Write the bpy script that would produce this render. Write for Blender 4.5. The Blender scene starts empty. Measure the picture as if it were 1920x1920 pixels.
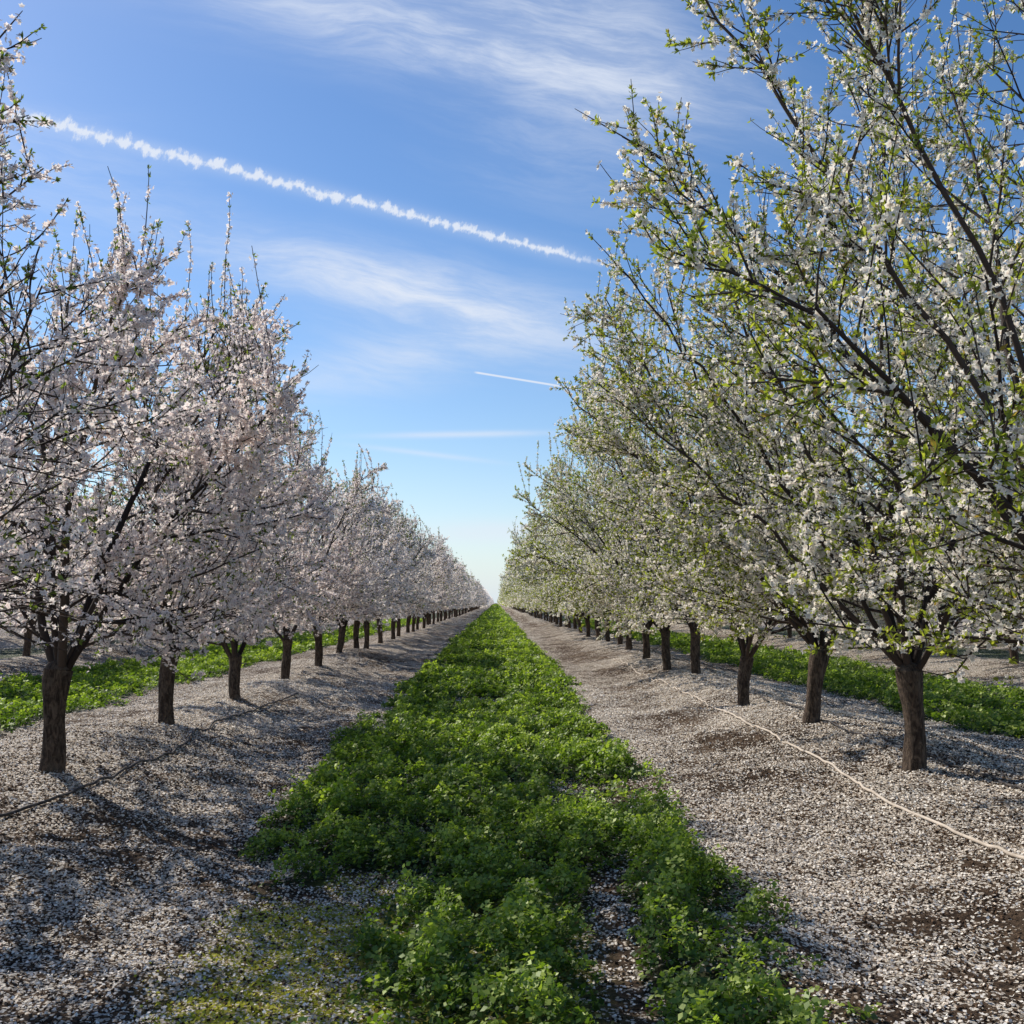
import bpy, math, numpy as np
from mathutils import Vector, Matrix
S=bpy.context.scene; COL=S.collection
R_=math.radians
# ------------------------------------------------------------------ camera
CAMZ=1.6; F=1920.0
PITCH=math.atan(170/F); YAW=-math.atan(30/F)
cam=bpy.data.cameras.new('camera'); cam.lens=36; cam.sensor_width=36; cam.clip_end=9000; cam.clip_start=0.05
co=bpy.data.objects.new('camera',cam); COL.objects.link(co)
co.location=(0,0,CAMZ); co.rotation_euler=(math.pi/2+PITCH,0,YAW); S.camera=co
CM=co.rotation_euler.to_matrix()
def pdir(px,py):
    return CM@Vector(((px-960)/F,(960-py)/F,-1))
def unproj(px,py,z=0.0):
    d=pdir(px,py); t=(z-CAMZ)/d.z
    return d.x*t,d.y*t
S.view_settings.view_transform='Standard'; S.view_settings.look='None'; S.view_settings.exposure=0
# ------------------------------------------------------------------ noise
_tab=np.random.default_rng(7).random((256,256))
def vnoise(x,y,s):
    x=np.asarray(x,float)*s+517.3; y=np.asarray(y,float)*s+211.7
    xi=np.floor(x).astype(int); yi=np.floor(y).astype(int)
    fx=x-xi; fy=y-yi; fx=fx*fx*(3-2*fx); fy=fy*fy*(3-2*fy)
    a=_tab[xi&255,yi&255]; b=_tab[(xi+1)&255,yi&255]; c=_tab[xi&255,(yi+1)&255]; d=_tab[(xi+1)&255,(yi+1)&255]
    return (a*(1-fx)+b*fx)*(1-fy)+(c*(1-fx)+d*fx)*fy
def fbm(x,y,s,o=4):
    r=0;a=1;t=0
    for k in range(o):
        r=r+a*vnoise(np.asarray(x)+k*13.7,np.asarray(y)-k*7.1,s*2**k); t+=a; a*=.5
    return r/t
def sst(a,b,x):
    t=np.clip((x-a)/(b-a),0,1); return t*t*(3-2*t)
XL,XR,SP=-3.9,3.72,7.62
ROWS=[XL-2*SP,XL-SP,XL,XR,XR+SP,XR+2*SP]
def H(x,y):
    x=np.asarray(x,float); y=np.asarray(y,float); h=0*x*y
    for r in ROWS:
        w=1.15+0.6*(vnoise(x*0+r,y,0.33)-.5)
        amp=0.28+0.18*(vnoise(x*0+r*3,y,0.30)-.5)
        h=h+amp*np.exp(-((x-r)/w)**2)
    near=np.clip((120-y)/100,0,1)
    h=h+near*(0.19*(fbm(x,y,0.8,3)-.5)+0.07*(fbm(x,y,5.0,3)-.5))
    return h
def cover(x,y):
    x=np.asarray(x,float); y=np.asarray(y,float)
    n=(fbm(x,y,1.1,3)-.5)+.7*(fbm(x+9,y,4.,2)-.5)
    c=0*x*y
    for k,cx in enumerate([-0.12,-0.12-SP,-0.12+SP,-0.12-2*SP,-0.12+2*SP]):
        xx=x-cx+n*0.6
        if k==0:
            left=-1.55+(1-sst(5.9,7.0,y+n*1.5))*0.98
            right=1.47-.15*(1-sst(4.5,7.5,y))
            m=sst(-.10,.18,xx-left)*sst(-.10,.2,right-xx)
            gap=np.exp(-((x+n*.2-(0.56+0.04*(y-5)))/0.13)**2)*(1-sst(5.6,7.0,y))
            m=m*(1-np.clip(1.4*gap,0,1))
            lobe=sst(.6,.8,x)*(1-sst(5.2,6.8,y))
            m=m*((0.25-.1*lobe)+(0.75+.1*lobe)*sst(0.30+.03*lobe,0.45+.08*lobe,fbm(x+40,y,0.9,3)+.25*lobe*(fbm(x+4,y,5.,2)-.5)))
        else:
            m=sst(-.12,.15,xx+1.58)*sst(-.12,.15,1.58-xx)
        c=np.maximum(c,m)
    return c
def moss(x,y):
    n=fbm(x+9,y+3,1.6,3)
    return sst(-1.5,-.9,x+.8*(n-.5))*(1-sst(0,0.6,x))*(1-sst(5.6,6.8,y))*sst(.25,.45,n)
# ------------------------------------------------------------------ mesh helpers
def mk_mesh(name,V,Q,mat,attrs=None,smooth=False):
    me=bpy.data.meshes.new(name); V=np.asarray(V,np.float32); Q=np.asarray(Q,np.int32)
    me.vertices.add(len(V)); me.vertices.foreach_set('co',V.ravel())
    k=Q.shape[1]
    me.loops.add(Q.size); me.loops.foreach_set('vertex_index',Q.ravel())
    me.polygons.add(len(Q)); me.polygons.foreach_set('loop_start',np.arange(0,Q.size,k,dtype=np.int32))
    if smooth: me.polygons.foreach_set('use_smooth',np.ones(len(Q),bool))
    if attrs:
        for a,v in attrs.items():
            at=me.attributes.new(a,'FLOAT','POINT'); at.data.foreach_set('value',np.asarray(v,np.float32))
    me.update(calc_edges=True)
    me.materials.append(mat)
    return me
def link(name,me,parent=None):
    o=bpy.data.objects.new(name,me); COL.objects.link(o)
    if parent: o.parent=parent
    return o
def tag(o,label=None,cat=None,group=None,kind=None):
    if label:o['label']=label
    if cat:o['category']=cat
    if group:o['group']=group
    if kind:o['kind']=kind
class MB:
    def __init__(s): s.V=[];s.Q=[];s.n=0
    def add(s,V,Q):
        s.V.append(V); s.Q.append(Q+s.n); s.n+=len(V)
    def arr(s): return np.vstack(s.V),np.vstack(s.Q)
def tube(mb,P,Rd,k,rough=None):
    P=np.asarray(P,float); n=len(P); Rd=np.asarray(Rd,float)
    T=np.gradient(P,axis=0); T/=np.linalg.norm(T,axis=1)[:,None]+1e-9
    ref=np.array([0.9,0.1,0.3]) if abs(T[0,2])>.8 else np.array([0,0.1,1.])
    A=np.cross(T,ref); A/=np.linalg.norm(A,axis=1)[:,None]+1e-9
    B=np.cross(T,A)
    th=np.arange(k)*2*math.pi/k
    rr=Rd[:,None]*np.ones(k) if rough is None else Rd[:,None]*rough
    V=P[:,None,:]+rr[:,:,None]*(np.cos(th)[None,:,None]*A[:,None,:]+np.sin(th)[None,:,None]*B[:,None,:])
    i=np.arange(n-1)[:,None]*k; j=np.arange(k)[None,:]; j2=(j+1)%k
    Q=np.stack([i+j,i+j2,i+k+j2,i+k+j],-1).reshape(-1,4)
    mb.add(V.reshape(-1,3),Q)
def frames(N,rng):
    N=N/(np.linalg.norm(N,axis=1)[:,None]+1e-9)
    a=rng.normal(size=N.shape); X=np.cross(a,N); X/=np.linalg.norm(X,axis=1)[:,None]+1e-9
    Y=np.cross(N,X); return X,Y,N
def stamp(T,Qt,C,X,Y,Z,s):
    V=C[:,None,:]+s[:,None,None]*(T[None,:,0,None]*X[:,None,:]+T[None,:,1,None]*Y[:,None,:]+T[None,:,2,None]*Z[:,None,:])
    m=len(T); Q=Qt[None]+(np.arange(len(C))*m)[:,None,None]
    return V.reshape(-1,3),Q.reshape(-1,Qt.shape[1])
# ------------------------------------------------------------------ materials
def newmat(name):
    m=bpy.data.materials.new(name); m.use_nodes=True; nt=m.node_tree; nt.nodes.clear()
    return m,nt
def attr(nt,a):
    n=nt.nodes.new('ShaderNodeAttribute'); n.attribute_name=a; return n.outputs['Fac']
def math_(nt,op,a,b=None,c=None,clamp=False):
    n=nt.nodes.new('ShaderNodeMath'); n.operation=op; n.use_clamp=clamp
    for i,v in enumerate((a,b,c)):
        if v is None: continue
        if isinstance(v,(int,float)): n.inputs[i].default_value=v
        else: nt.links.new(v,n.inputs[i])
    return n.outputs[0]
def mixc(nt,f,a,b):
    n=nt.nodes.new('ShaderNodeMix'); n.data_type='RGBA'
    for s,v in ((n.inputs[0],f),(n.inputs[6],a),(n.inputs[7],b)):
        if isinstance(v,(int,float)): s.default_value=v
        elif isinstance(v,tuple): s.default_value=(*v,1) if len(v)==3 else v
        else: nt.links.new(v,s)
    return n.outputs[2]
def thin(name,colfn,trans,transmul,gloss=0.0):
    m,nt=newmat(name)
    c=colfn(nt)
    df=nt.nodes.new('ShaderNodeBsdfDiffuse'); tr=nt.nodes.new('ShaderNodeBsdfTranslucent')
    nt.links.new(c,df.inputs[0])
    mm=nt.nodes.new('ShaderNodeMix'); mm.data_type='RGBA'; mm.blend_type='MULTIPLY'; mm.inputs[0].default_value=1
    nt.links.new(c,mm.inputs[6]); mm.inputs[7].default_value=(*transmul,1); nt.links.new(mm.outputs[2],tr.inputs[0])
    mx=nt.nodes.new('ShaderNodeMixShader'); mx.inputs[0].default_value=trans
    nt.links.new(df.outputs[0],mx.inputs[1]); nt.links.new(tr.outputs[0],mx.inputs[2])
    last=mx.outputs[0]
    if gloss>0:
        g=nt.nodes.new('ShaderNodeBsdfGlossy'); g.inputs['Roughness'].default_value=.5; g.inputs[0].default_value=(.9,.95,.8,1)
        m2=nt.nodes.new('ShaderNodeMixShader'); m2.inputs[0].default_value=gloss
        nt.links.new(last,m2.inputs[1]); nt.links.new(g.outputs[0],m2.inputs[2]); last=m2.outputs[0]
    out=nt.nodes.new('ShaderNodeOutputMaterial'); nt.links.new(last,out.inputs[0])
    return m
def petalcol(white,pink,brown,amt=.8,pw=3.0):
    def f(nt):
        c=mixc(nt,attr(nt,'tone'),white,pink)
        t=math_(nt,'POWER',math_(nt,'SUBTRACT',1.0,attr(nt,'t'),clamp=True),pw)
        return mixc(nt,math_(nt,'MULTIPLY',t,amt),c,brown)
    return f
M_petL=thin('blossom pink white',petalcol((.97,.93,.89),(.91,.83,.80),(.46,.16,.15),.6),.55,(1,.98,.95))
M_petR=thin('blossom cream white',petalcol((.97,.94,.87),(.91,.87,.80),(.48,.24,.17),.6),.55,(1,.98,.92))
def leafcol(a,b,c):
    def f(nt):
        k=attr(nt,'tone')
        x=mixc(nt,k,a,b)
        return mixc(nt,math_(nt,'GREATER_THAN',k,0.94),x,c)
    return f
M_leafL=thin('young leaf left',leafcol((.10,.14,.03),(.24,.29,.06),(.24,.15,.05)),.5,(1.4,1.5,.8),.02)
M_leafR=thin('young leaf right',leafcol((.18,.23,.035),(.42,.45,.08),(.30,.21,.06)),.58,(1.4,1.42,.65),.02)
M_cov=thin('clover leaf',leafcol((.012,.034,.009),(.20,.29,.035),(.36,.43,.08)),.38,(1.4,1.6,.6),.04)  # colour range runs from painted shaded gaps to painted sunlit tips
M_fall=thin('fallen petal',petalcol((.98,.92,.83),(.72,.60,.48),(.5,.36,.30)),.15,(1,.97,.9))
def solid(name,colfn,rough=.9,bump=None):
    m,nt=newmat(name); p=nt.nodes.new('ShaderNodeBsdfPrincipled'); p.inputs['Roughness'].default_value=rough
    p.inputs['Specular IOR Level'].default_value=.2
    c=colfn(nt); nt.links.new(c,p.inputs['Base Color'])
    if bump:
        h,st,di=bump(nt); b=nt.nodes.new('ShaderNodeBump'); b.inputs['Strength'].default_value=st; b.inputs['Distance'].default_value=di
        nt.links.new(h,b.inputs['Height']); nt.links.new(b.outputs[0],p.inputs['Normal'])
    out=nt.nodes.new('ShaderNodeOutputMaterial'); nt.links.new(p.outputs[0],out.inputs[0]); return m
def objc(nt): return nt.nodes.new('ShaderNodeTexCoord').outputs['Object']
def noise(nt,vec,scale,detail=4,rough=.55,dist=0):
    n=nt.nodes.new('ShaderNodeTexNoise'); n.inputs['Scale'].default_value=scale; n.inputs['Detail'].default_value=detail
    n.inputs['Roughness'].default_value=rough; n.inputs['Distortion'].default_value=dist
    if vec is not None: nt.links.new(vec,n.inputs['Vector'])
    return n.outputs['Fac']
def mapping(nt,vec,sc,loc=(0,0,0)):
    n=nt.nodes.new('ShaderNodeMapping'); n.inputs['Scale'].default_value=sc; n.inputs['Location'].default_value=loc
    nt.links.new(vec,n.inputs[0]); return n.outputs[0]
def rng_(nt,v,a,b,c=0.,d=1.):
    n=nt.nodes.new('ShaderNodeMapRange'); n.interpolation_type='SMOOTHSTEP'
    nt.links.new(v,n.inputs[0])
    for i,x in enumerate((a,b,c,d)): n.inputs[i+1].default_value=x
    return n.outputs[0]
def barkcol(nt):
    v=mapping(nt,objc(nt),(1,1,.35))
    n=rng_(nt,noise(nt,v,28,6,.7,1.2),.35,.68)
    c=mixc(nt,n,(.034,.022,.016),(.165,.118,.085))
    return mixc(nt,rng_(nt,noise(nt,objc(nt),7,3),.55,.72,0,.45),c,(.21,.165,.12))
M_trunk=solid('trunk bark',barkcol,.9,lambda nt:(noise(nt,mapping(nt,objc(nt),(1,1,.3)),40,6,.7,1.),1.,.03))
M_branch=solid('branch bark',lambda nt:mixc(nt,attr(nt,'tone'),(.026,.018,.015),(.08,.057,.044)),.8)
def groundmat():
    m,nt=newmat('petal strewn soil'); pos=objc(nt)
    cov,mo,pe=attr(nt,'cover'),attr(nt,'moss'),attr(nt,'petal')
    n1=rng_(nt,noise(nt,pos,38,6,.75),.38,.66); n2=noise(nt,pos,2.2,3,.6)
    soil=mixc(nt,n1,(.024,.014,.009),(.15,.096,.060))
    soil=mixc(nt,rng_(nt,n2,.4,.75,0,.45),soil,(.23,.155,.095))
    soil=mixc(nt,math_(nt,'MULTIPLY',cov,.85),soil,(.025,.045,.012))
    mossn=math_(nt,'MULTIPLY',mo,rng_(nt,noise(nt,pos,11,5,.7),.34,.55))
    soil=mixc(nt,math_(nt,'MULTIPLY',mossn,.95),soil,(.42,.40,.07))
    col=soil; tot=None
    warp=nt.nodes.new('ShaderNodeTexNoise'); warp.inputs['Scale'].default_value=30; warp.inputs['Detail'].default_value=1
    nt.links.new(pos,warp.inputs['Vector'])
    wv=nt.nodes.new('ShaderNodeVectorMath'); wv.operation='MULTIPLY_ADD'; nt.links.new(warp.outputs['Color'],wv.inputs[0]); wv.inputs[1].default_value=(.02,.02,.02); nt.links.new(pos,wv.inputs[2])
    pe2=math_(nt,'ADD',pe,math_(nt,'MULTIPLY',math_(nt,'SUBTRACT',noise(nt,pos,13,2,.6),.5),1.5),clamp=True)
    for k,(sc,rot) in enumerate(((52,(1,.62,1)),(68,(.6,1,1)))):
        v=nt.nodes.new('ShaderNodeTexVoronoi'); v.inputs['Scale'].default_value=sc; nt.links.new(mapping(nt,wv.outputs[0],rot,(k*3.3,k,0)),v.inputs['Vector'])
        sp=nt.nodes.new('ShaderNodeSeparateColor'); nt.links.new(v.outputs['Color'],sp.inputs[0])
        a=math_(nt,'LESS_THAN',sp.outputs[0],math_(nt,'MULTIPLY',pe2,.92 if k==0 else .7))
        b=math_(nt,'LESS_THAN',v.outputs['Distance'],.46)
        msk=math_(nt,'MULTIPLY',a,b)
        pc=mixc(nt,sp.outputs[1],(.98,.91,.80),(.62,.50,.38))
        col=mixc(nt,msk,col,pc)
        tot=msk if tot is None else math_(nt,'MAXIMUM',tot,msk)
    p=nt.nodes.new('ShaderNodeBsdfPrincipled'); p.inputs['Roughness'].default_value=.9; p.inputs['Specular IOR Level'].default_value=.15
    nt.links.new(col,p.inputs['Base Color'])
    hgt=math_(nt,'ADD',math_(nt,'MULTIPLY',noise(nt,pos,45,5,.75),1.4),math_(nt,'MULTIPLY',tot,.25))
    b=nt.nodes.new('ShaderNodeBump'); b.inputs['Strength'].default_value=1; b.inputs['Distance'].default_value=.025
    nt.links.new(hgt,b.inputs['Height']); nt.links.new(b.outputs[0],p.inputs['Normal'])
    o=nt.nodes.new('ShaderNodeOutputMaterial'); nt.links.new(p.outputs[0],o.inputs[0]); return m
def petald(x,y):
    n=fbm(x-5,y+8,0.9,4); n2=fbm(x+31,y,0.35,2); n3=fbm(x+3,y*1.0,4.5,3)
    x=np.asarray(x)
    d=0.64+1.5*(n-.5)+.5*(n2-.5)+1.5*(n3-.5)
    for r in ROWS: d=d+0.32*np.exp(-((x-r)/1.0)**2)
    d=d-0.30*np.exp(-((x-2.5)/.5)**2)+.28*np.exp(-((x-1.6)/.22)**2)
    return np.clip(d,.10,1.15)
xs=np.concatenate([-np.geomspace(3000,32,16),np.arange(-30,-8,.45),np.arange(-8,8,.065),np.arange(8,30,.45),np.geomspace(32,3000,16)])
ys=[-6.,-4.,-2.,0.,1.,2.]
y=2.5
while y<4500:
    ys.append(y); y+=max(.065,.0065*y) if y<70 else .05*y
ys=np.array(ys); GX,GY=np.meshgrid(xs,ys)
GZ=H(GX,GY)
n_,m_=GX.shape
V=np.stack([GX,GY,GZ],-1).reshape(-1,3)
i=np.arange(n_-1)[:,None]*m_; j=np.arange(m_-1)[None,:]
Q=np.stack([i+j,i+j+1,i+m_+j+1,i+m_+j],-1).reshape(-1,4)
g=link('ground',mk_mesh('ground',V,Q,groundmat(),{'cover':cover(GX,GY).ravel(),'moss':moss(GX,GY).ravel(),'petal':(petald(GX,GY)*(1-.8*cover(GX,GY))).ravel()},True))
tag(g,'brown orchard soil in low ridges strewn with fallen white petals','ground',kind='structure')
# ------------------------------------------------------------------ cover crop
LT=np.array([[0,0,0],[.42,.45,.10],[0,1.0,.02],[-.42,.45,.10]])
LQ=np.array([[0,1,2,3]])
def strip(bands,xc,seed,hm=1.0):
    rng=np.random.default_rng(seed); Vs=[];Qs=[];Rn=[];n=0
    for y0,y1,dens,size in bands:
        N=int((y1-y0)*3.6*dens/3)
        x=xc+rng.uniform(-1.8,1.8,N); yy=rng.uniform(y0,y1,N)
        c=cover(x,yy); clump=fbm(x,yy,5.4,3); big=fbm(x+70,yy,.7,2)
        keep=rng.random(N)<c*(.16+.84*sst(.38,.50,clump)); x=x[keep];yy=yy[keep];c=c[keep];clump=clump[keep];big=big[keep]; N=len(x)
        hh=(0.02+0.44*np.clip(clump-.30,0,1)*(0.4+1.1*big))*np.clip(c*1.2,.25,1)*hm
        hf=np.sqrt(rng.uniform(.03,1,N))
        spr=rng.random(N)<.05; z=H(x,yy)+hh*hf+spr*rng.uniform(0,.06,N)
        C=np.stack([x,yy,z],1)
        Nn=rng.normal(size=(N,3))*.55+np.array([-.25,.1,1.])
        X,Y,Z=frames(Nn,rng)
        base=rng.random(N)
        br=np.clip(base*.85+.75*(hf-.6)+.9*(clump-.45)+.04,0,1)  # random tone plus painted shade: low leaves darker, tips and clump tops brighter
        s=size*rng.uniform(.5,1.4,N)
        for k in range(3):
            a=k*2.094+rng.normal(0,.15,N)
            X2=np.cos(a)[:,None]*X+np.sin(a)[:,None]*Y; Y2=-np.sin(a)[:,None]*X+np.cos(a)[:,None]*Y
            dr=rng.normal(-.15,.3,N)[:,None]; Y3=Y2+dr*Z; Y3/=np.linalg.norm(Y3,axis=1)[:,None]
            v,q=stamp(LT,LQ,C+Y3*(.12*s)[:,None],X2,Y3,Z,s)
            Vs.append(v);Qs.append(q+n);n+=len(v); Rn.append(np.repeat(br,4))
    return mk_mesh('cover_crop',np.vstack(Vs),np.vstack(Qs),M_cov,{'tone':np.concatenate(Rn)})
o=link('cover_crop',strip([(2.8,8,11500,.0255),(8,16,5000,.035),(16,35,1600,.058),(35,90,480,.095),(90,300,80,.21),(300,900,14,.5)],-.12,3))
tag(o,'strip of leafy green clover running down the middle of the orchard lane','ground cover',kind='stuff')
sb=[(7,30,1300,.05),(30,90,300,.10)]
o=link('cover_crop',strip(sb,-.12-SP,4)); tag(o,'strip of green clover behind the left row of trunks','ground cover',kind='stuff')
o=link('cover_crop',strip(sb,-.12+SP,5)); tag(o,'strip of green clover behind the right row of trunks','ground cover',kind='stuff')
rng=np.random.default_rng(11)
PT=np.array([[0,-.5,0],[.48,.1,.12],[0,.55,.04],[-.48,.1,.12]])
C=[];Sz=[]
for y0,y1,dens,size in ((2.8,7,2700,.0155),(7,12,1500,.0195),(12,20,450,.026)):
    N=int((y1-y0)*(y1*1.15)*dens); yy=rng.uniform(y0,y1,N); x=rng.uniform(-.575,.575,N)*y1
    pd=np.clip(petald(x,yy)+1.3*(fbm(x,yy,12,2)-.5),.04,1)
    cc=cover(x,yy); k=rng.random(N)<pd*(1-.95*cc)*(1-.5*moss(x,yy)); x=x[k];yy=yy[k]
    C.append(np.stack([x,yy,H(x,yy)+.006+.008*rng.random(len(x))],1)); Sz.append(size*rng.uniform(.5,1.25,len(x)))
C=np.vstack(C);Sz=np.concatenate(Sz)
X,Y,Z=frames(rng.normal(size=C.shape)*.42+np.array([0,0,1.]),rng)
v,q=stamp(PT,LQ,C,X,Y,Z,Sz); rn=np.repeat(rng.random(len(C))**1.5,4)
o=link('fallen_petals',mk_mesh('fallen_petals',v,q,M_fall,{'tone':rn,'t':np.ones(len(v))}))
tag(o,'fallen almond petals scattered over the brown soil','petals',kind='stuff')
N=80000; yy=rng.uniform(2.8,12,N); x=rng.uniform(-.575,.575,N)*12; k=(rng.random(N)<1-cover(x,yy))&(np.abs(x)<.6*yy+.5); x=x[k];yy=yy[k]
C=np.stack([x,yy,H(x,yy)+.004],1); X,Y,Z=frames(rng.normal(size=C.shape),rng)
OT=np.array([[1,0,0],[-.5,.86,0],[-.5,-.86,0],[.1,.1,.9]])*.5
v,q=stamp(OT,np.array([[0,1,3],[1,2,3],[2,0,3],[0,2,1]]),C,X,Y,Z,.022*rng.uniform(.4,1.3,len(C)))
M_husk=solid('husk',lambda nt:mixc(nt,attr(nt,'tone'),(.024,.014,.009),(.14,.086,.052)))
o=link('soil_crumbs',mk_mesh('soil_crumbs',v,q,M_husk,{'tone':np.repeat(rng.random(len(C)),4)}))
tag(o,'dark crumbs of soil and old husks among the petals','debris',kind='stuff')
N=46000; x=rng.uniform(-2.0,.2,N); yy=rng.uniform(2.8,7.4,N); k=rng.random(N)<moss(x,yy)*(1-cover(x,yy))
x=x[k];yy=yy[k];C=np.stack([x,yy,H(x,yy)+.012*rng.random(len(x))],1)
X,Y,Z=frames(rng.normal(size=C.shape)*.5+np.array([0,0,1.]),rng)
v,q=stamp(LT,LQ,C,X,Y,Z,.016*rng.uniform(.6,1.4,len(x)))
M_moss=thin('low weed',leafcol((.34,.34,.045),(.60,.55,.10),(.3,.2,.07)),.25,(1.2,1.3,.7))
o=link('low_weeds',mk_mesh('low_weeds',v,q,M_moss,{'tone':np.repeat(rng.random(len(x)),4)}))
tag(o,'yellow green low weeds on the bare patch left of the clover strip','weeds',kind='stuff')
# ------------------------------------------------------------------ almond trees
FT=[[0,0,-.15]]
for k in range(5):
    a=k*2*math.pi/5; FT.append([.60*math.cos(a),.60*math.sin(a),.08])
for k in range(5):
    a=(k+.5)*2*math.pi/5; FT.append([math.cos(a),math.sin(a),.25])
FT=np.array(FT); FQ=np.array([[0,1+k,6+k,1+(k+1)%5] for k in range(5)]); FTt=np.array([0]+[.6]*5+[1]*5)
F1=np.array([[-.8,-.55,.1],[.6,-.8,-.1],[.85,.6,.12],[-.55,.8,-.1]]); F1t=np.array([.75,.9,.8,1.])
TL=np.array([[0,0,0],[.20,.5,.07],[0,1,-.02],[-.20,.5,.07]])
PROF={'L':([.9,1.2,2.,3.,4.,5.,6.,7],[1.40,1.6,1.75,1.45,.92,.48,.2,.05]),
      'R':([.9,1.2,2.,3.,4.,5.,6.,7],[1.4,1.7,2.1,2.3,2.25,1.9,1.2,.4])}
def nrm(v): return v/(np.linalg.norm(v)+1e-9)
def make_tree(seed,kind,lean=(0,0),nf=18000,nl=5000,fork=.78,tr=.084,extra=(),nk=12):
    rng=np.random.default_rng(seed); zs,rs=PROF[kind]
    cx,cy=lean
    B=[]
    def env(z): return np.interp(z,zs,rs)
    def grow(p,d,L,r0,r1,lvl,up,wan,over=1.0):
        n=max(3,int(L/(.22 if lvl<3 else .12))); pts=[p.copy()]
        for i in range(n):
            rad=math.hypot(p[0]-cx,p[1]-cy); Rm=env(p[2])*over
            if lvl>=2 and rad>Rm*.9: d=d-np.array([p[0]-cx,p[1]-cy,0])/(rad+1e-6)*.10
            d=d+rng.normal(0,wan,3)+np.array([0,0,up])
            if p[2]<1.05 and lvl>1: d[2]+=.22
            d=nrm(d); p=p+d*(L/n); pts.append(p.copy())
            if rad>Rm*1.08 and i>(1 if lvl==1 else 0): break
        pts=np.array(pts); B.append((pts,np.linspace(r0,r1,len(pts)),lvl)); return pts
    def spawn(pts,f):
        i=min(len(pts)-2,int(f*(len(pts)-1))); t=f*(len(pts)-1)-i; t=min(max(t,0),1)
        return pts[i]*(1-t)+pts[i+1]*t, nrm(pts[i+1]-pts[i])
    def child(d,p,ang,outb):
        r=rng.normal(size=3); out=nrm(np.array([p[0]-cx,p[1]-cy,0.])+1e-6); r=nrm(r)+out*outb
        pe=nrm(r-d*np.dot(r,d)); return nrm(d*math.cos(ang)+pe*math.sin(ang))
    n=12; t=np.linspace(0,1,n); tp=np.stack([cx*t**1.3,cy*t**1.3,-.12+(fork+.12)*t],1)
    tp[:,0]+=.018*np.sin(t*5+seed); tp[:,1]+=.018*np.cos(t*4+seed)
    trr=tr*(1+.22*np.exp(-t*8)+.07*np.sin(t*9+seed)+.22*sst(.75,1,t))
    ro=1+.09*(rng.random((n,14))-.5)+.11*np.sin(np.arange(14)*2*math.pi/14*3+seed)[None]*(0.4+.6*np.abs(1-2*t))[:,None]
    mbt=MB(); tube(mbt,tp,trr,14,ro)
    top=tp[-1]; tube(mbt,np.array([top,top+[0,0,.05],top+[0,0,.08]]),[trr[-1],trr[-1]*.7,.01],14)
    def twigs(p2,n3=7,over=1.0,f0=.12):
        for m in range(n3):
            f2=f0+(.98-f0)*(m+rng.random())/n3; q,d2=spawn(p2,f2)
            p3=grow(q,child(d2,q,rng.uniform(.45,1.0),.3),rng.uniform(.35,.75)*(1 if over<2 else .62),.006,.0028,3,.07,.10,over)
            for w in range(3):
                f3=.15+.8*rng.random(); q3,d3=spawn(p3,f3)
                grow(q3,child(d3,q3,rng.uniform(.4,1.0),.2),rng.uniform(.12,.35)*(1 if over<2 else .7),.0036,.002,4,.08,.10,over)
    ns=6 if kind=='L' else 7; a0=rng.uniform(0,6.28)
    for s in range(ns):
        a=a0+s*2*math.pi/ns+rng.normal(0,.2)
        tilt=(rng.uniform(.28,.56) if kind=='L' else rng.uniform(.32,.76)) if s else .12
        d=np.array([math.cos(a)*math.sin(tilt),math.sin(a)*math.sin(tilt),math.cos(tilt)])
        p0=np.array([cx,cy,fork-.10+.06*rng.random()])+d*np.array([.02,.02,0])
        L=(rng.uniform(3.1,3.8) if kind=='L' else rng.uniform(4.0,5.0))
        p1=grow(p0,d,L,tr*(.44 if s%2 else .34),.007,1,.015,.06)
        for k in range(nk):
            f=.07+.91*(k+rng.random())/nk; p,dd=spawn(p1,f)
            L2=(1.85-1.0*f)*rng.uniform(.7,1.1)
            p2=grow(p,child(dd,p,rng.uniform(.55,1.25) if f<.4 else rng.uniform(.4,.95),.9),L2,.012*(1.25-f*.6),.0045,2,.03,.08)
            twigs(p2)
            if f>.45 and rng.random()<.65:
                q,d2=spawn(p2,rng.uniform(.5,1))
                grow(q,nrm(np.array([0,0,1.])+rng.normal(0,.14,3)),rng.uniform(.5,1.1),.0055,.0025,3,.03,.04,1.8)
        for k in range(2):
            p,dd=spawn(p1,rng.uniform(.10,.26)); aa=a+rng.normal(0,.8)
            p2=grow(p,nrm(np.array([math.cos(aa),math.sin(aa),rng.uniform(0,.4)])),rng.uniform(1.1,1.8),.011,.004,2,-.012,.06)
            twigs(p2,8,1.0,.3)
        for k in range(3):
            grow(p1[-1-k],nrm(np.array([0,0,1.])+rng.normal(0,.14,3)),rng.uniform(.5,1.15),.0055,.0025,3,.03,.04,2.5)
    for ex in extra:    # long limbs that arch out over the lane
        ex=np.array(ex,float); p0=np.array([cx,cy,fork-.05]); t=np.linspace(0,1,17)[:,None]
        mid_=p0*.5+ex*.5+np.array([0,0,.25]); pts=(1-t)**2*p0+2*t*(1-t)*mid_+t*t*ex
        pts[1:]+=rng.normal(0,.02,(16,3)); B.append((pts,np.linspace(.024,.005,17),1))
        twigs(pts,19,9.,.38)
        for k in range(5):
            q,d2=spawn(pts,rng.uniform(.4,.9)); p2=grow(q,child(d2,q,.6,.1),rng.uniform(.4,.75),.008,.004,2,.05,.08,9.); twigs(p2,5,9.)
        B.append((np.array([pts[-1],pts[-1]+(pts[-1]-pts[-2])*.6,pts[-1]+(pts[-1]-pts[-2])*1.1]),np.array([.005,.004,.002]),3))
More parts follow.
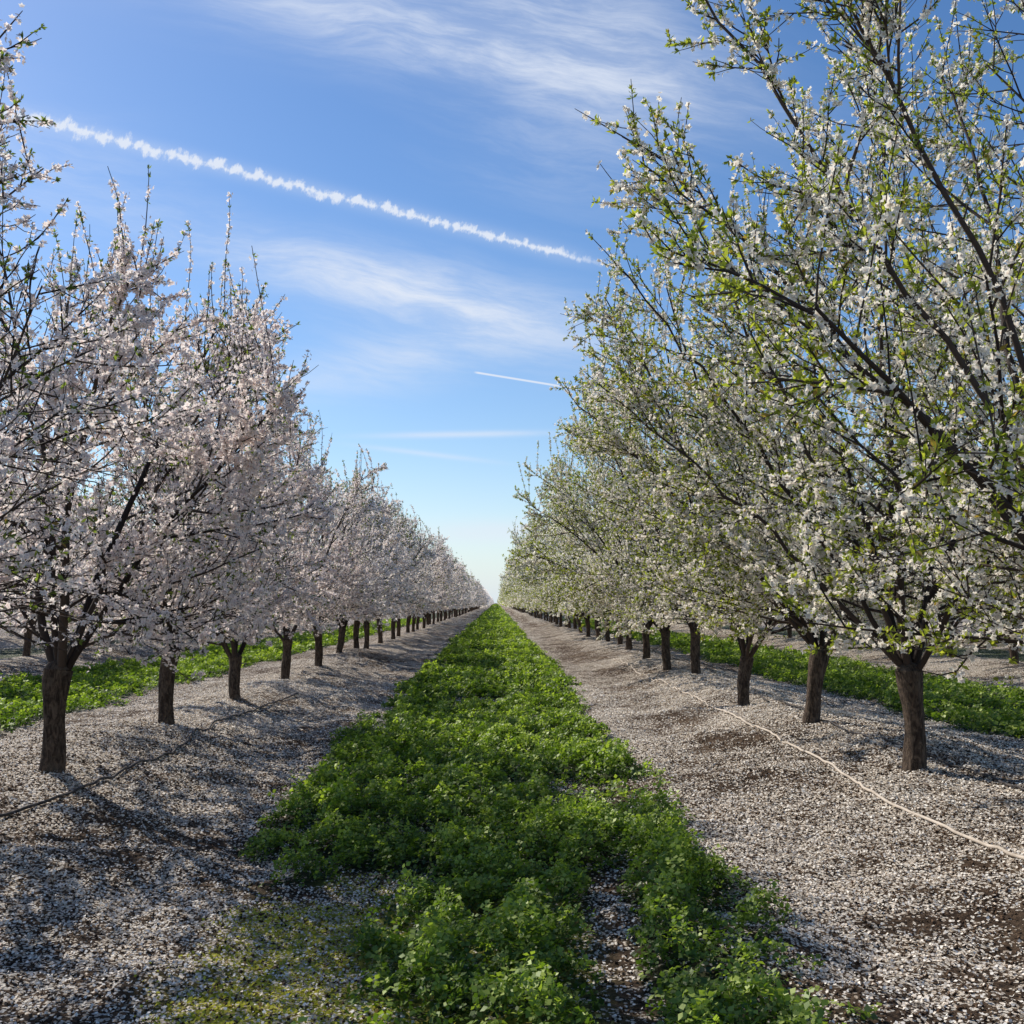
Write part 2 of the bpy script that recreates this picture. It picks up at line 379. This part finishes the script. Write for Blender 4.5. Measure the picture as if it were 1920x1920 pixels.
    def bmesh_(maxl,fac):
        mb=MB(); rn=[]
        for pts,rd,l in B:
            if l>maxl: continue
            if maxl<4 and len(pts)>4: pts=pts[::2] if len(pts)%2 else np.vstack([pts[::2],pts[-1:]]); rd=np.linspace(rd[0],rd[-1],len(pts))
            k=7 if l==1 else (4 if l==2 else 3)
            tube(mb,pts,rd*fac,k); rn.append(np.full(len(pts)*k,rng.random()))
        v,q=mb.arr(); return v,q,{'tone':np.concatenate(rn)}
    seg0=[];seg1=[];lv=[];fr=[]
    for pts,rd,l in B:
        if l<2: continue
        a=pts[:-1];b=pts[1:]
        if l==2: h=len(a)//4; a=a[h:];b=b[h:]
        seg0.append(a);seg1.append(b);lv.append(np.full(len(a),l)); fr.append(np.linspace(.2,1,len(a)))
    seg0=np.vstack(seg0);seg1=np.vstack(seg1);lv=np.concatenate(lv);fr=np.concatenate(fr)
    ln=np.linalg.norm(seg1-seg0,axis=1)
    def sample(N,wt):
        pr=ln*wt; pr=pr/pr.sum(); idx=rng.choice(len(ln),N,p=pr); t=rng.random(N)[:,None]
        return seg0[idx]*(1-t)+seg1[idx]*t, (seg1-seg0)[idx]/ln[idx][:,None], idx
    mid=(seg0+seg1)/2; mrad0=np.hypot(mid[:,0]-cx,mid[:,1]-cy); mrad=np.clip(mrad0/env(mid[:,2]),0,1.3)
    openfork=1-(1-sst(.35,.85,mrad0))*(1-sst(1.3,1.8,mid[:,2]))*.93
    def flowers(N,size,simple=False):
        cl=fbm(mid[:,0]*1.0+mid[:,2]*.7+seed,mid[:,1]+mid[:,2]*.5,1.6,2)
        wt=np.clip(cl-.2,.08,1)*np.where(lv==2,.6,1)*(np.clip(1.65-.26*mid[:,2],.28,1.3) if kind=='L' else np.clip(1.3-.12*mid[:,2],.4,1.3))*(.35+mrad)*openfork
        P,D,_=sample(N//3,wt); P=np.repeat(P,3,0); n=len(P); off=rng.normal(size=(n,3)); off/=np.linalg.norm(off,axis=1)[:,None]
        C=P+off*(rng.uniform(.008,.036,n)*min(size/.020,2.0))[:,None]
        X,Y,Z=frames(off+rng.normal(size=(n,3))*.35,rng)
        s=size*rng.uniform(.6,1.15,n)
        if simple: v,q=stamp(F1,LQ,C,X,Y,Z,s); return v,q,{'tone':np.repeat(rng.random(n),4),'t':np.tile(F1t,n)}
        v,q=stamp(FT,FQ,C,X,Y,Z,s)
        return v,q,{'tone':np.repeat(rng.random(n),11),'t':np.tile(FTt,n)}
    def leaves(N,size):
        wt=((.25+fr**3*1.4)*(1+1.3*np.clip(mid[:,2]-3.0,0,2)) if kind=='L' else (.5+fr**2)*(.3+mrad))*openfork
        P,D,_=sample(N//5,wt); P=np.repeat(P,5,0); D=np.repeat(D,5,0); n=len(P)
        dirs=D*.8+rng.normal(size=(n,3))*.65; dirs/=np.linalg.norm(dirs,axis=1)[:,None]
        a=rng.normal(size=(n,3)); X=np.cross(a,dirs); X/=np.linalg.norm(X,axis=1)[:,None]; Z=np.cross(X,dirs)
        v,q=stamp(TL,LQ,P,X,dirs,Z,size*rng.uniform(.55,1.2,n))
        return v,q,{'tone':np.repeat(rng.random(n),4)}
    mp=M_petL if kind=='L' else M_petR; ml=M_leafL if kind=='L' else M_leafR
    tv,tq=mbt.arr(); out={}
    trunk=mk_mesh('trunk',tv,tq,M_trunk,None,True)
    ls=.038; fs0=.0188 if kind=='L' else .0182
    for lod,(mx,bf,nfk,fsk,simp,nlk,lsk) in {'hi':(4,1,1,1,False,1,1),'mid':(3,1.3,.45,1.45,True,.42,1.5),'lo':(2,1.6,.12,2.75,True,.11,2.9)}.items():
        if (extra or nk<12) and lod!='hi': continue
        v,q,a=bmesh_(mx,bf); br=mk_mesh('branches',v,q,M_branch,a,True)
        v,q,a=flowers(int(nf*nfk),fs0*fsk,simp); bl=mk_mesh('blossoms',v,q,mp,a)
        v,q,a=leaves(int(nl*nlk),ls*lsk); lf=mk_mesh('leaves',v,q,ml,a)
        out[lod]=(trunk,br,bl,lf)
    return out
VL=[make_tree(101+k,'L',l,60000,13000,fork=fk) for k,(l,fk) in enumerate((((.06,.02),.80),((.03,.04),.84),((-.05,.05),.62),((0,-.04),.78)))]
VR=[make_tree(201+k,'R',l,52000,66000,fork=fk) for k,(l,fk) in enumerate((((.03,.02),.80),((.10,0),.82),((.08,.05),.68),((-.03,0),.80)))]
# the nearest trees are one of a kind
VL+=[make_tree(131,'L',(.05,0),26000,9000,fork=.8,nk=8,extra=((1.15,-.2,4.0),(1.3,.5,2.9))),
     make_tree(132,'L',(.07,0),58000,13000,fork=.80,extra=((1.55,-.1,3.45),))]
VR+=[make_tree(231,'R',(0,0),44000,60000,fork=.8,nk=11,extra=((-2.5,.2,4.9),(-2.65,.4,3.9),(-2.1,-.3,5.2))),
     make_tree(232,'R',(.0,.02),52000,68000,fork=.82,extra=((-2.45,-.1,4.25),(-2.5,.5,3.3),(-1.9,-.3,4.7))),
     make_tree(233,'R',(.16,0),50000,66000,fork=.78,extra=((-2.6,.2,3.7),(-2.3,-.3,4.2)))]
PARTS=('trunk','branches','blossoms','leaves')
protos={}
def place(kind,vi,lod,x,y,rz,sc,label,group=None):
    key=(kind,vi,lod); z=float(H(x,y))-.02
    if key not in protos:
        e=bpy.data.objects.new('almond_tree',None); COL.objects.link(e)
        for nme,me in zip(PARTS,(VL if kind=='L' else VR)[vi][lod]): link(nme,me,e)
        protos[key]=e; t=e
    else:
        src=protos[key]; t=src.copy(); COL.objects.link(t)
        for ch in [c for c in src.children]:
            c=ch.copy(); COL.objects.link(c); c.parent=t
    t.location=(x,y,z); t.rotation_euler=(0,0,rz); t.scale=(sc,sc,sc)
    t['label']=label; t['category']='tree'
    if group: t['group']=group
    elif 'group' in t: del t['group']
    return t
ordn=['first','second','third','fourth','fifth','sixth','seventh','eighth','ninth','tenth','eleventh','twelfth']
rng=np.random.default_rng(5)
pxL=[(90,1435),(310,1350),(443,1303),(537,1272),(598,1248),(636,1232),(667,1222)]
pxR=[(1715,1435),(1515,1352),(1392,1305),(1307,1272),(1250,1250),(1210,1235),(1178,1221)]
LBL={('L',0):'blossoming tree at the left edge, trunk out of view, branches reaching in high up',
('L',1):'tall pink white blossoming tree on the nearest visible trunk of the left row',
('L',2):'blossoming tree on the second visible trunk of the left row, slim and upright',
('L',3):'blossoming tree on the third visible trunk of the left row, forking low',
('R',0):'large leafy blossoming tree filling the top right corner, its trunk out of view',
('R',1):'leafy blossoming tree on the thick nearest trunk of the right row',
('R',2):'leafy blossoming tree on the second trunk of the right row, leaning right',
('R',3):'leafy blossoming tree on the third trunk of the right row, forking low'}
MAINN=70
VI={('L',0):4,('L',1):5,('L',2):1,('L',3):2,('L',4):3,('R',0):4,('R',1):5,('R',2):6,('R',3):2,('R',4):3}
for kind,px,xr in (('L',pxL,XL),('R',pxR,XR)):
    pos=[unproj(a,b,float(H(xr,9+2*i))) for i,(a,b) in enumerate(px)]
    pos=[(pos[0][0]-.02,pos[0][1]-3.4)]+pos
    while len(pos)<MAINN: pos.append((xr+rng.normal(0,.06),pos[-1][1]+3.4+rng.normal(0,.07)))
    for i,(x,y) in enumerate(pos):
        lod='hi' if y<21 else ('mid' if y<62 else 'lo')
        side='left' if kind=='L' else 'right'
        kindtxt='pink white blossoming' if kind=='L' else 'leafy blossoming'
        grp=None
        if (kind,i) in LBL: lab=LBL[(kind,i)]
        elif i<=11: lab='%s tree on the %s trunk from the front in the %s row'%(kindtxt,ordn[i-1],side)
        else:
            lab='%s tree far down the %s row, crown merging with its neighbours'%(kindtxt,side); grp='distant trees of the %s row'%side
        if (kind,i) in VI: vi=VI[(kind,i)]; rz=0
        else: vi=int(rng.integers(0,4)); rz=rng.uniform(0,6.28)
        sc=rng.uniform(.92,1.06) if i>4 else 1.0
        if kind=='L' and i>=2: sc*=.96
        place(kind,vi,lod,x,y,rz,sc,lab,grp)
for side,kind,rws in (('left','L',((XL-SP,19,16),(XL-2*SP,36,8))),('right','R',((XR+SP,19,16),(XR+2*SP,36,8)))):
    for ri,(xr,y0,n) in enumerate(rws):
        for k in range(n):
            place(kind,int(rng.integers(0,4)),'lo' if (k>6 or ri) else 'mid',xr+rng.normal(0,.08),y0+3.4*k+rng.normal(0,.1),rng.uniform(0,6.28),rng.uniform(.93,1.07),
              'blossoming tree in the %s row behind the %s row, glimpsed between trunks'%(('next','one but next')[ri],side),'trees of the %s row behind the %s row'%(('next','farther')[ri],side))
for kind,xr in (('L',XL),('R',XR)):
    N=30000; yy=238+ (rng.random(N)**1.5)*900; th=rng.uniform(0,6.28,N); z=rng.uniform(1.0,5.6,N)
    zs,rs=PROF[kind]; rr=(.3+np.interp(z,zs,rs))*np.sqrt(rng.random(N))
    lump=.8+.25*np.cos(yy*2*math.pi/3.4); x=xr+rr*lump*np.cos(th)*1.0
    C=np.stack([x,yy,z],1); X,Y,Z=frames(rng.normal(size=C.shape),rng)
    v,q=stamp(TL*np.array([2.5,1,1]),LQ,C,X,Y,Z,.48*rng.uniform(.6,1.2,N))
    me=mk_mesh('distant_orchard',v,q,M_petL if kind=='L' else M_petR,{'tone':np.repeat(rng.random(N),4),'t':np.ones(N*4)})
    if kind=='R':
        me.materials.append(M_leafR); me.polygons.foreach_set('material_index',(rng.random(N)<.5).astype(np.int32))
    o=link('distant_orchard',me); tag(o,'far end of the %s row of blossoming trees blending into one mass'%('left' if kind=='L' else 'right'),'orchard',kind='stuff')
# ------------------------------------------------------------------ irrigation hoses
def hose(ctrl,r,mat,label,seed):
    ctrl=np.array(ctrl); y=np.arange(ctrl[0,1],ctrl[-1,1],.12)
    x=np.interp(y,ctrl[:,1],ctrl[:,0]); k=np.ones(3)/3; xp=np.pad(x,1,'edge'); x=np.convolve(xp,k,'valid')
    x=x+.05*(vnoise(y,y*0+seed,.5)-.5)+.03*(vnoise(y,y*0+seed,1.7)-.5)
    z=H(x,y)+r*.9+.006+.012*vnoise(y,y*0+seed+5,.8); mb=MB(); tube(mb,np.stack([x,y,z],1),np.full(len(x),r),8); v,q=mb.arr()
    o=link('irrigation_hose',mk_mesh('irrigation_hose',v,q,mat,None,True)); tag(o,label,'hose')
M_pale=solid('pale hose',lambda nt:mixc(nt,rng_(nt,noise(nt,objc(nt),6,5),.4,.7),(.60,.51,.42),(.40,.33,.26)),.55)
M_dark=solid('dark hose',lambda nt:mixc(nt,rng_(nt,noise(nt,objc(nt),9,5),.4,.7),(.035,.03,.03),(.12,.10,.09)),.5)
def gpt(a,b):
    z=.15
    for _ in range(6): x,y=unproj(a,b,z); z=float(H(x,y))+.01
    return x,y
cr=[(3.0,4.2)]+[gpt(a,b) for a,b in ((1920,1612),(1760,1548),(1665,1502),(1622,1482),(1608,1462),(1585,1443),(1500,1410),(1400,1350),(1330,1325),(1220,1272),(1150,1235))]
hose(cr,.0115,M_pale,'pale weathered irrigation hose snaking along the foot of the right tree row',1)
cl=[(-3.42,4.0)]+[gpt(a,b) for a,b in ((0,1535),(120,1492),(230,1440),(330,1400),(400,1355),(490,1330),(560,1300))]
hose(cl,.011,M_dark,'dark irrigation hose lying beside the left row of trunks',2)
c3=[(4.3,5.0)]+[gpt(a,b) for a,b in ((1920,1482),(1850,1452),(1740,1415),(1640,1385),(1560,1358))]+[(4.2,20),(4.2,40)]
hose(c3,.010,M_dark,'thin dark hose on the far side of the right row of trunks',3)
# ------------------------------------------------------------------ sun and sky
AZ,EL=R_(48),R_(40)
sv=Vector((-math.sin(AZ)*math.cos(EL),math.cos(AZ)*math.cos(EL),math.sin(EL)))
sl=bpy.data.lights.new('sun','SUN'); sl.energy=5.0; sl.angle=R_(.53); sl.color=(1,.95,.86)
so=bpy.data.objects.new('sun',sl); COL.objects.link(so); so.rotation_euler=sv.to_track_quat('Z','Y').to_euler()
W=bpy.data.worlds.new('World'); S.world=W; W.use_nodes=True; nt=W.node_tree; nt.nodes.clear()
sky=nt.nodes.new('ShaderNodeTexSky'); sky.sky_type='NISHITA'; sky.sun_disc=False; sky.sun_elevation=EL; sky.sun_rotation=-AZ
sky.air_density=1.0; sky.dust_density=.3; sky.ozone_density=3.0; sky.altitude=0
hs=nt.nodes.new('ShaderNodeHueSaturation'); hs.inputs['Saturation'].default_value=1.2; hs.inputs['Value'].default_value=1.12; hs.inputs['Hue'].default_value=.504
nt.links.new(sky.outputs[0],hs.inputs['Color'])
tc=nt.nodes.new('ShaderNodeTexCoord'); sp=nt.nodes.new('ShaderNodeSeparateXYZ'); nt.links.new(tc.outputs['Generated'],sp.inputs[0])
dx,dy,dz=sp.outputs
m=lambda *a,**k: math_(nt,*a,**k)
ysafe=m('MAXIMUM',dy,.05); gx=m('DIVIDE',dx,ysafe); gz=m('DIVIDE',dz,ysafe); front=rng_(nt,dy,.05,.3)
def g2(px,py):
    d=pdir(px,py); return d.x/d.y,d.z/d.y
def axis(a,b):
    A=g2(*a);B=g2(*b); L=math.hypot(B[0]-A[0],B[1]-A[1]); tx,tz=(B[0]-A[0])/L,(B[1]-A[1])/L
    ux=m('SUBTRACT',gx,A[0]); uz=m('SUBTRACT',gz,A[1])
    u=m('ADD',m('MULTIPLY',ux,tx),m('MULTIPLY',uz,tz)); v=m('SUBTRACT',m('MULTIPLY',uz,tx),m('MULTIPLY',ux,tz))
    return u,v,L
def comb(x,y,z=0.0):
    n=nt.nodes.new('ShaderNodeCombineXYZ')
    for i,q in enumerate((x,y,z)):
        if isinstance(q,(int,float)): n.inputs[i].default_value=q
        else: nt.links.new(q,n.inputs[i])
    return n.outputs[0]
fu,fv,_=axis((0,300),(1000,480))
warp=m('MULTIPLY',m('SUBTRACT',noise(nt,comb(m('MULTIPLY',fu,4.),m('MULTIPLY',fv,6.),1.),1.,3),.5),.07)
fib=noise(nt,comb(m('MULTIPLY',fu,6.),m('MULTIPLY',m('ADD',fv,warp),34.),3.1),1.,7,.66,.15)
fibm=rng_(nt,fib,.34,.74)
cloud=None
def addc(v):
    global cloud
    cloud=v if cloud is None else m('ADD',cloud,v)
def cirrus(a,b,wpx,amp,soft=.25):
    u,v,L=axis(a,b); w=wpx/1920
    e=m('ADD',m('POWER',m('ABSOLUTE',m('DIVIDE',m('SUBTRACT',u,L/2),L*.55)),2.5),m('POWER',m('ABSOLUTE',m('DIVIDE',v,w)),2.0))
    g=m('POWER',2.718,m('MULTIPLY',e,-1.0))
    addc(m('MULTIPLY',m('MULTIPLY',g,amp),m('MULTIPLY_ADD',fibm,1.-soft,soft)))
cirrus((330,-60),(1350,210),85,.78,.3)
cirrus((850,-80),(1350,120),110,.58,.35)
cirrus((380,450),(1010,590),58,.80,.3)
cirrus((860,240),(1250,330),110,.28,.2)
cirrus((520,720),(900,650),55,.55,.3)
cirrus((650,560),(1200,660),80,.45,.3)
cirrus((-300,150),(300,400),110,.3,.2)
cirrus((715,817),(1010,812),6,.60,.7)
cirrus((690,838),(910,864),5,.45,.7)
cirrus((800,1000),(1100,995),22,.7,.7)
u,v,L=axis((-60,192),(1200,513))
wid=m('MULTIPLY_ADD',u,-.0056,.0080)
pn=noise(nt,comb(m('MULTIPLY',u,95.),m('MULTIPLY',v,50.),2.),1.,4,.65)
pn2=noise(nt,comb(m('MULTIPLY',u,45.),3.,5.),1.,1)
vv=m('ADD',v,m('MULTIPLY',wid,m('MULTIPLY_ADD',pn2,2.2,-1.1)))
sc_=m('DIVIDE',m('ABSOLUTE',vv),wid)
core=m('SUBTRACT',1.05,m('ADD',sc_,m('MULTIPLY',m('SUBTRACT',pn,.5),5.0)))
core=rng_(nt,core,0.,1.3)
ends=rng_(nt,u,L*.86,L*.98,1.,0.)
addc(m('MULTIPLY',m('MULTIPLY',core,ends),.9))
halo=m('POWER',2.718,m('MULTIPLY',m('POWER',m('DIVIDE',v,.009),2.0),-1.0)); addc(m('MULTIPLY',m('MULTIPLY',halo,ends),.2))
u,v,L=axis((890,698),(1180,745))
thinl=m('MULTIPLY',rng_(nt,m('ABSOLUTE',v),.0004,.0015,1.,0.),m('MULTIPLY',rng_(nt,u,-.002,.004),rng_(nt,u,L,L+.05,1.,0.)))
addc(m('MULTIPLY',thinl,.8))
cl_=m('MINIMUM',m('MULTIPLY',cloud,front),.92)
hz=m('MULTIPLY',m('POWER',2.718,m('MULTIPLY',m('MAXIMUM',dz,0.),-13.)),.92)
base=mixc(nt,hz,hs.outputs[0],(5.8,6.7,7.6))
colr=mixc(nt,cl_,base,(6.6,7.1,8.0))
bg=nt.nodes.new('ShaderNodeBackground'); bg.inputs[1].default_value=.118; nt.links.new(colr,bg.inputs[0])
ow=nt.nodes.new('ShaderNodeOutputWorld'); nt.links.new(bg.outputs[0],ow.inputs[0])
